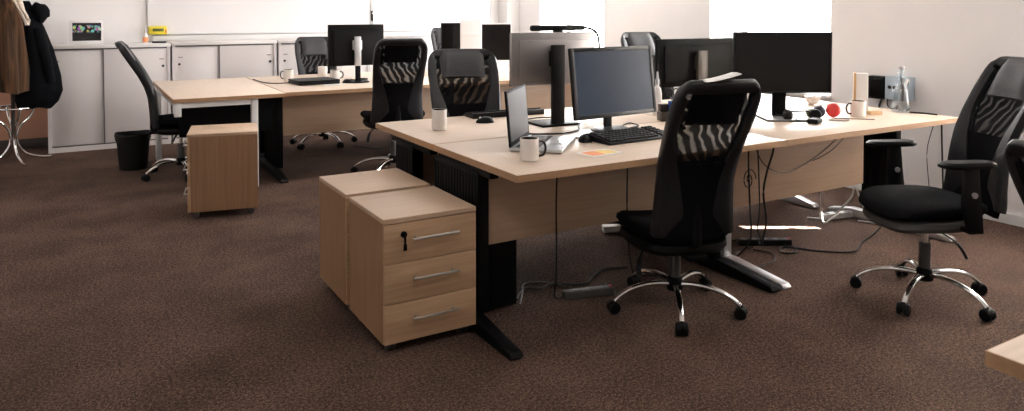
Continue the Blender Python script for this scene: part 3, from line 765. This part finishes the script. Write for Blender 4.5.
# ------------------------------------------------------------------ bin, coat stand, coats
t = thing('waste_bin', 'round black waste bin on the carpet in front of the cabinets', 'bin', (-1.10, 4.83, 0))
MB().lathe([(.108, 0), (.112, .004), (.138, .30), (.146, .304), (.146, .318), (.138, .32), (.134, .30), (.108, .012), (.02, .010)], seg=40).build('bin_body', M['bin'], t)
MB().lathe([(.1475, .296), (.150, .300), (.150, .312), (.1475, .316)], seg=40, cap=False).build('rim', M['bin'], t)
bg = MB()
rows = []
for i in range(4):
    rows.append([((.139 + .006 * (i % 2) + .004 * math.sin(5 * a)) * math.cos(a), (.139 + .006 * (i % 2) + .004 * math.sin(5 * a)) * math.sin(a), .255 + i * .022 + .006 * math.sin(3 * a)) for a in [2 * math.pi * k / 36 for k in range(36)]])
bg.grid(rows, close_u=True).build('bin_liner', M['bin'], t)

CX, CY = -2.04, 5.70
t = thing('coat_stand', 'chrome coat stand with curved legs under the hanging coats', 'coat stand', (CX, CY, 0))
MB().tube([(0, 0, .24), (0, 0, 1.78)], .017, 14, 0, 1, (1, 0, 0)).build('pole', M['bronze'], t)
MB().lathe([(.016, 1.775), (.03, 1.79), (.03, 1.81), (.012, 1.83)], seg=18).build('finial', M['bronze'], t)
for k in range(4):
    a = R(20 + 90 * k); c_, s_ = math.cos(a), math.sin(a)
    P = [(.175, .50), (.14, .42), (.06, .34), (.026, .25), (.035, .16), (.10, .07), (.22, .022), (.31, .012)]
    MB().tube([(r * c_, r * s_, z) for r, z in P], .0115, 10, 5).build('leg', M['chrome'], t)
    P = [(.017, 1.62), (.08, 1.60), (.14, 1.64), (.15, 1.70)]
    MB().tube([(r * c_, r * s_, z) for r, z in P], .009, 10, 5).build('hook', M['chrome'], t)
MB().tube([(.175 * math.cos(2 * math.pi * k / 24), .175 * math.sin(2 * math.pi * k / 24), .51) for k in range(24)], .010, 8, 2, 1, (0, 0, 1), True).build('ring', M['chrome'], t)

def garment(name, label, mat, prof_rows, folds, amp, loc, group, seed):
    # prof_rows: z, centre x, centre y, half width, half depth
    t = thing(name, label, 'coat', loc, 0, group)
    rng = random.Random(seed); ph = [rng.random() * 6 for _ in range(4)]
    rows = []; P = []
    for i in range(len(prof_rows) - 1):
        for q in range(5):
            f = q / 5; P.append([a + (b - a) * (f * f * (3 - 2 * f) * .5 + f * .5) for a, b in zip(prof_rows[i], prof_rows[i + 1])])
    P.append(list(prof_rows[-1]))
    for z, cx, cy, w, d in P:
        drop = max(0, min(1, (1.5 - z) / .6))
        r = []
        for k in range(64):
            a = 2 * math.pi * k / 64
            f = 1 + drop * (amp * math.sin(folds * a + ph[0] + z * 1.2) + amp * .5 * math.sin((folds * 2 + 1) * a + ph[1] - z * 2) + amp * .3 * math.sin(3 * a + 7 * z))
            r.append((cx + w * f * math.cos(a), cy + d * f * math.sin(a), z + .01 * math.sin(4 * a + ph[2]) * (z < .8)))
        rows.append(r)
    MB().grid(rows, close_u=True, cap=True).build('garment_body', mat, t, sharp=80)
    return t
g1 = garment('coat', 'long brown fur coat hanging in front on the coat stand', M['fur'],
        [(.665, -.02, 0, .17, .11), (.85, -.02, 0, .175, .12), (1.1, -.025, 0, .16, .12), (1.30, -.03, 0, .155, .11), (1.42, -.035, 0, .13, .09), (1.50, -.03, 0, .09, .07), (1.60, -.02, 0, .04, .04)], 6, .10, (CX - .03, CY - .14, 0), 'coats on the stand', 3)
rows = []
s_ = MB()
for k in (-1, 1):
    s_.tube([(.09 + .02 * k, -.12, 1.52), (.125 + .012 * k, -.135, 1.42), (.155 + .014 * k, -.135, 1.34), (.165, -.13, 1.28)], .026, 8, 5, .5)
s_.build('collar_trim', M['cream'], g1)
MB().tube([(-.19, .0, 1.40), (-.205, -.01, 1.2), (-.205, -.02, 1.0), (-.20, -.02, .86)], lambda q: .055 - .012 * q, 12, 5).build('sleeve', M['fur'], g1)
g2 = garment('jacket', 'black padded jacket with a hood at the right side of the coat stand', M['jacket'],
        [(.50, .0, 0, .13, .08), (.56, .02, 0, .165, .10), (.66, .04, 0, .18, .11), (.80, .035, 0, .172, .11), (1.05, .01, 0, .14, .11), (1.25, -.02, 0, .105, .10), (1.38, -.045, 0, .075, .08), (1.50, -.07, 0, .04, .05)], 4, .05, (CX + .175, CY - .03, 0), 'coats on the stand', 8)
rows = []
for i in range(9):
    f = i / 8; s_ = math.sin(math.pi * min(max(f, .05), .95)) ** .6
    rows.append([(-.02 + .15 * f + .0, 1.0 * .095 * s_ * math.cos(2 * math.pi * k / 20) - .02, 1.41 - .03 * f + .095 * s_ * math.sin(2 * math.pi * k / 20) + .015 * math.sin(9 * f)) for k in range(20)])
MB().grid(rows, close_u=True, cap=True).build('hood', M['jacket'], g2)
MB().tube([(.03, -.06, 1.24), (.07, -.085, 1.08), (.105, -.09, .90), (.125, -.08, .74)], lambda q: .050 - .008 * q, 12, 5).build('sleeve', M['jacket'], g2)
g3 = garment('cream_coat', 'cream jacket whose pale shoulder shows above the brown fur coat', M['cream'],
        [(.78, 0, 0, .15, .07), (1.0, 0, 0, .16, .08), (1.3, 0, 0, .17, .085), (1.46, .01, 0, .15, .08), (1.54, .02, 0, .08, .06), (1.62, .03, 0, .03, .03)], 5, .05, (CX - .10, CY + .13, 0), 'coats on the stand', 5)
MB().tube([(-.03, -.08, 1.56), (.02, -.09, 1.51), (.09, -.07, 1.53)], .025, 10, 5).build('collar', M['cream'], g3)

# ------------------------------------------------------------------ under the desks
t = thing('computer_tower', 'black tower case on the floor behind the near wooden panel', 'computer', (.13, .44, 0))
MB().lohi((-.03, 0, .012), (.135, .42, .40), .008).build('case', M['black'], t)
MB().lohi((-.02, -.006, .03), (.125, .002, .38), .004).build('case_front', M['blackmetal'], t)
for x in (-.01, .11):
    for y in (.05, .37): MB().cyl((x, y, 0), (x, y, .014), .012).build('case_foot', M['black'], t)
def power_strip(loc, rz, label, n, m, L):
    t = thing('power_strip', label, 'power strip', loc, R(rz), 'power strips on the floor')
    MB().lohi((-L / 2, -.025, 0), (L / 2, .025, .038), .006).build('strip_body', M[m], t)
    for k in range(n):
        x = -L / 2 + (k + .5) * L / n
        MB().cyl((x, 0, .036), (x, 0, .0392), .019).build('outlet', M['groove'], t)
    MB().lohi((L / 2 - .018, -.01, .037), (L / 2 - .006, .01, .043), .001).build('switch', M['red'], t)
power_strip((.63, .37, 0), -14, 'dark grey power strip on the carpet left of the front chair base', 4, 'shell', .26)
power_strip((2.02, .48, 0), -30, 'black power strip lying below the dangling cables at right', 5, 'black', .32)
power_strip((2.95, .62, 0), -12, 'white power strip among the white cables by the right desk foot', 4, 'cordwhite', .34)
t = thing('adapter', 'small pale box on the floor behind the front chair seat', 'adapter', (1.40, 1.16, 0), R(-25))  # small pale box with a short stub at one end
MB().lohi((-.06, -.03, 0), (.06, .03, .04), .006).build('adapter_body', M['cordwhite'], t)
MB().cyl((.058, 0, .02), (.085, 0, .02), .007).build('plug', M['cordwhite'], t)

ncab = 0
def cable(label, pts, r=.004, m='cord', smooth=6):
    o = MB().tube(pts, r, 7, smooth).build('cable', M[m])
    return tag(o, label, 'cable', 'office cables')
cable('thin cable dangling from under the laptop desk to the floor', [(.42, .33, .70), (.42, .34, .5), (.425, .345, .3), (.44, .37, .12), (.47, .42, .008), (.56, .42, .006)], .004)
cable('black cable snaking over the carpet below the near wooden panel', [(.30, .50, .006), (.40, .60, .006), (.47, .56, .006), (.56, .58, .006), (.70, .50, .006), (.80, .56, .006), (.92, .62, .006), (1.05, .58, .006)], .005)
cable('pale cable lying beside the black one under the laptop desk', [(.28, .44, .005), (.36, .55, .005), (.44, .66, .005), (.54, .63, .005), (.62, .50, .005)], .004, 'shell')
cable('cable looping down behind the front chair seat', [(.86, .35, .68), (.84, .33, .45), (.86, .34, .22), (.94, .40, .05), (1.02, .46, .008), (1.10, .40, .006)], .004)
cable('left one of the two black cables dropping past the right wooden panel', [(1.73, .345, .70), (1.72, .34, .55), (1.735, .34, .30), (1.73, .33, .12), (1.70, .40, .008), (1.78, .47, .006), (1.90, .46, .012)], .005)
cable('thicker black cable hanging from the seam of the two front desks', [(1.93, .345, .70), (1.935, .35, .60), (1.87, .34, .48), (1.845, .34, .36), (1.87, .34, .2), (1.88, .38, .06), (1.95, .46, .035)], .006)
cable('looped black cable hanging beside the desk seam', [(1.80, .35, .70), (1.82, .345, .3), (1.80, .34, .16), (1.86, .35, .07), (1.93, .44, .03)], .004)
cable('slack cable sagging across the right wooden panel', [(1.76, .355, .70), (1.86, .355, .53), (2.05, .352, .46), (2.30, .352, .52), (2.52, .355, .62), (2.62, .36, .70)], .0035, 'shell')
cable('second slack cable sagging to the right panel edge', [(2.30, .362, .50), (2.46, .362, .54), (2.60, .36, .62), (2.70, .36, .70)], .003, 'shell')
cable('small spiral of black cable against the wooden panel beside the chair', [(1.745 + (.055 - .0028 * k) * math.cos(k * .6), .355 + .0004 * k, .45 + (.065 - .003 * k) * math.sin(k * .6)) for k in range(20)], .003, 'cord', 3)
cable('long black cable running over the carpet towards the armrest chair', [(2.10, .40, .006), (2.18, .24, .006), (2.35, .12, .006), (2.55, .20, .006), (2.75, .26, .006), (2.9, .30, .03)], .006)
cable('black cable coiled on the carpet near the silver desk foot', [(1.55, .40, .006), (1.70, .55, .006), (1.86, .62, .006), (2.02, .55, .02), (2.14, .40, .006), (2.06, .28, .006), (1.98, .32, .006), (2.06, .38, .006), (2.16, .30, .006)], .005)
cable('thin black cable curling beside the desk foot', [(1.58, .12, .006), (1.68, .22, .006), (1.82, .24, .006), (1.92, .34, .006), (1.88, .44, .006)], .004)
cable('white cable dropping to the right power strip', [(2.58, .50, .28), (2.60, .52, .12), (2.68, .56, .02), (2.80, .58, .03), (2.90, .60, .045)], .006, 'cordwhite')
cable('white cable arching over the right power strip', [(2.86, .60, .045), (2.90, .52, .16), (2.92, .50, .24), (2.98, .48, .10), (3.06, .40, .008), (3.2, .42, .006)], .006, 'cordwhite')
cable('white cable looped on the floor by the wall', [(2.95, .50, .006), (3.05, .36, .006), (3.2, .34, .006), (3.34, .46, .006), (3.28, .58, .006), (3.1, .56, .006)], .006, 'cordwhite')
cable('white cable lying straight along the desk foot', [(2.72, .72, .006), (2.82, .64, .006), (2.92, .72, .006), (3.15, .70, .006), (3.4, .50, .006)], .006, 'cordwhite')
cable('black cable hanging down the wall behind the carafe', [(3.745, .40, .66), (3.745, .40, .55), (3.745, .39, .30), (3.74, .38, .08), (3.70, .37, .008)], .006)
cable('thin curved cable beside the black wall cable', [(3.747, .43, .66), (3.745, .47, .55), (3.74, .50, .38), (3.745, .48, .12), (3.72, .45, .006)], .003)
cable('black cable bowing from the black wall box behind the desk', [(3.70, .82, .76), (3.60, .78, .68), (3.46, .60, .68), (3.32, .46, .755), (3.20, .42, .749)], .007)
cable('second cable bowing from the pale wall box', [(3.70, .78, .76), (3.62, .72, .70), (3.48, .52, .70), (3.32, .38, .752), (3.19, .37, .748)], .005)
cable('short black cable on the desk corner right of the carafe', [(3.155, .28, .7455), (3.17, .24, .7455), (3.19, .20, .7455), (3.19, .12, .7455)], .005)
cable('black cable from the bar curving down beside the silver-backed monitor', [(1.09, 1.06, 1.305), (1.15, 1.05, 1.298), (1.20, 1.05, 1.255), (1.215, 1.06, 1.15), (1.20, 1.10, .95), (1.17, 1.14, .746)], .008)
cable('black cable winding between laptop and blue-screened monitor', [(.52, .92, .7455), (.58, .80, .7455), (.72, .74, .7455), (.86, .78, .7455), (.95, .90, .7455), (1.02, .98, .7455)], .005)
cable('black cable lying across the laptop keyboard side', [(.60, .62, .7455), (.68, .60, .7455), (.74, .54, .7455), (.70, .44, .7455), (.78, .60, .7455), (.86, .66, .7455)], .004)
cable('cable curled right of the blue-screened monitor base', [(1.14, .72, .7455), (1.20, .80, .7455), (1.28, .84, .7455), (1.26, .74, .7455), (1.16, .70, .7455)], .004)
cable('cable hanging behind the rear monitor, near the laptop lid', [(.70, 1.16, .7455), (.80, 1.26, .7455), (.95, 1.30, .7455), (1.05, 1.22, .7455), (.98, 1.12, .7455)], .004)
cable('cable running from pen holder towards the chair', [(1.56, .82, .7455), (1.64, .84, .7455), (1.72, .78, .7455), (1.80, .80, .7455)], .004)
cable('black cable bundled behind the wide monitor stand', [(2.06, .62, .7455), (2.16, .70, .7455), (2.26, .62, .7455), (2.22, .56, .76), (2.30, .52, .7455), (2.40, .56, .7455)], .006)
cable('second black cable looping left of the wide monitor stand', [(1.98, .74, .7455), (2.04, .86, .7455), (2.20, .90, .7455), (2.34, .86, .7455), (2.44, .96, .7455)], .005)
cable('pale earphone cable lying in front of the red headphones', [(2.40, .33, .7445), (2.46, .25, .7445), (2.54, .30, .7445), (2.50, .36, .7445), (2.58, .28, .7445), (2.66, .20, .7445)], .003, 'shell')
cable('dark cable crossing the far end table to the closed laptop', [(-.05, 4.9, .7445), (-.03, 4.5, .7445), (.06, 4.36, .7445), (.20, 4.40, .7445)], .005)
cable('black cables knotted at the far monitor base', [(.66, 4.30, .7455), (.74, 4.36, .7455), (.84, 4.30, .7455), (.92, 4.38, .7455), (.86, 4.46, .7455)], .007)
cable('thin cable lying under the far desk behind the modesty panel', [(.95, 4.9, .006), (1.1, 4.6, .006), (1.3, 4.7, .006), (1.4, 4.4, .006)], .006)

# folded paper over the top of the front chair
t = thing('paper_sheet', 'white folded paper laid over the top of the front chair', 'paper', (0, 0, 0))
t.location = chair0.location; t.rotation_euler = chair0.rotation_euler
w_ = []
for f in range(7):
    q = f / 6
    w_.append([(-.10 + .155 * j / 5, -.415 - .085 * q, 1.123 + .030 * (j / 5) ** 1.5 - .006 * abs(q - .5)) for j in range(6)])
MB().grid(w_).grid([[(x, y, z - .002) for x, y, z in r] for r in w_]).build('sheet', M['card'], t)

# ------------------------------------------------------------------ light
def emit(name, col, k):
    m, t, b = nt(name); b.inputs['Base Color'].default_value = (*col, 1)
    b.inputs['Emission Color'].default_value = (*col, 1); b.inputs['Emission Strength'].default_value = k
    return m
M['fill_lamp'] = emit('fill_diffuser', (1, .95, .90), 13)
fill0 = None
for x, y in ((-2.2, 3.4), (.4, 3.4), (2.7, 3.4), (.0, -1.9), (2.7, -1.0), (-1.8, -2.2), (3.0, -4.2)):  # unseen glowing panels added to brighten the room from above
    if fill0 is None:
        fill0 = thing('added_fill_light', 'unseen square white panel added overhead to brighten the room', 'ceiling light', (x, y, H - .045), 0, 'added fill lights')
        f = MB()
        for lo, hi in (((-.3, -.3, 0), (-.27, .3, .045)), ((.27, -.3, 0), (.3, .3, .045)), ((-.27, -.3, 0), (.27, -.27, .045)), ((-.27, .27, 0), (.27, .3, .045))): f.lohi(lo, hi)
        f.build('frame', M['white'], fill0)
        MB().lohi((-.27, -.27, .012), (.27, .27, .03)).build('diffuser', M['fill_lamp'], fill0)
    else: dup(fill0, (x, y, H - .045), 0, fill0['label'])
w = bpy.data.worlds.new('overcast_sky'); sc.world = w; w.use_nodes = True
bg = w.node_tree.nodes['Background']; bg.inputs['Color'].default_value = (1, .985, .97, 1); bg.inputs['Strength'].default_value = 21.0
for i, (a, b) in enumerate(WIN):
    l = bpy.data.lights.new('window_portal', 'AREA'); l.shape = 'RECTANGLE'; l.size = HEAD - SILL; l.size_y = b - a
    l.cycles.is_portal = True
    o = bpy.data.objects.new('window_portal', l); COL.objects.link(o)
    o.location = (X1 + WT + .02, (a + b) / 2, (SILL + HEAD) / 2); o.rotation_euler = (0, R(90), 0)
for a, b in WINF:
    l = bpy.data.lights.new('window_portal', 'AREA'); l.shape = 'RECTANGLE'; l.size = b - a; l.size_y = HEAD - SILL
    l.cycles.is_portal = True
    o = bpy.data.objects.new('window_portal', l); COL.objects.link(o)
    o.location = ((a + b) / 2, Y0 - .32, (SILL + HEAD) / 2); o.rotation_euler = (R(90), 0, 0)
# low sun through the third window
l = bpy.data.lights.new('sunlight', 'SPOT'); l.energy = 400000; l.color = (1, .93, .86); l.spot_size = R(5); l.spot_blend = .15; l.shadow_soft_size = 0
o = bpy.data.objects.new('sunlight', l); COL.objects.link(o)
tgt = Vector((2.38, .68, 0)); d = Vector((.80, -.48, .50)).normalized()
o.location = tgt + d * 14; o.rotation_euler = (-d).to_track_quat('-Z', 'Y').to_euler()

sc.view_settings.view_transform = 'Standard'; sc.view_settings.look = 'None'
sc.view_settings.exposure = .5; sc.view_settings.gamma = 1; sc.view_settings.use_curve_mapping = False
sc.cycles.use_denoising = True; sc.cycles.max_bounces = 8; sc.cycles.diffuse_bounces = 5; sc.cycles.sample_clamp_indirect = 6
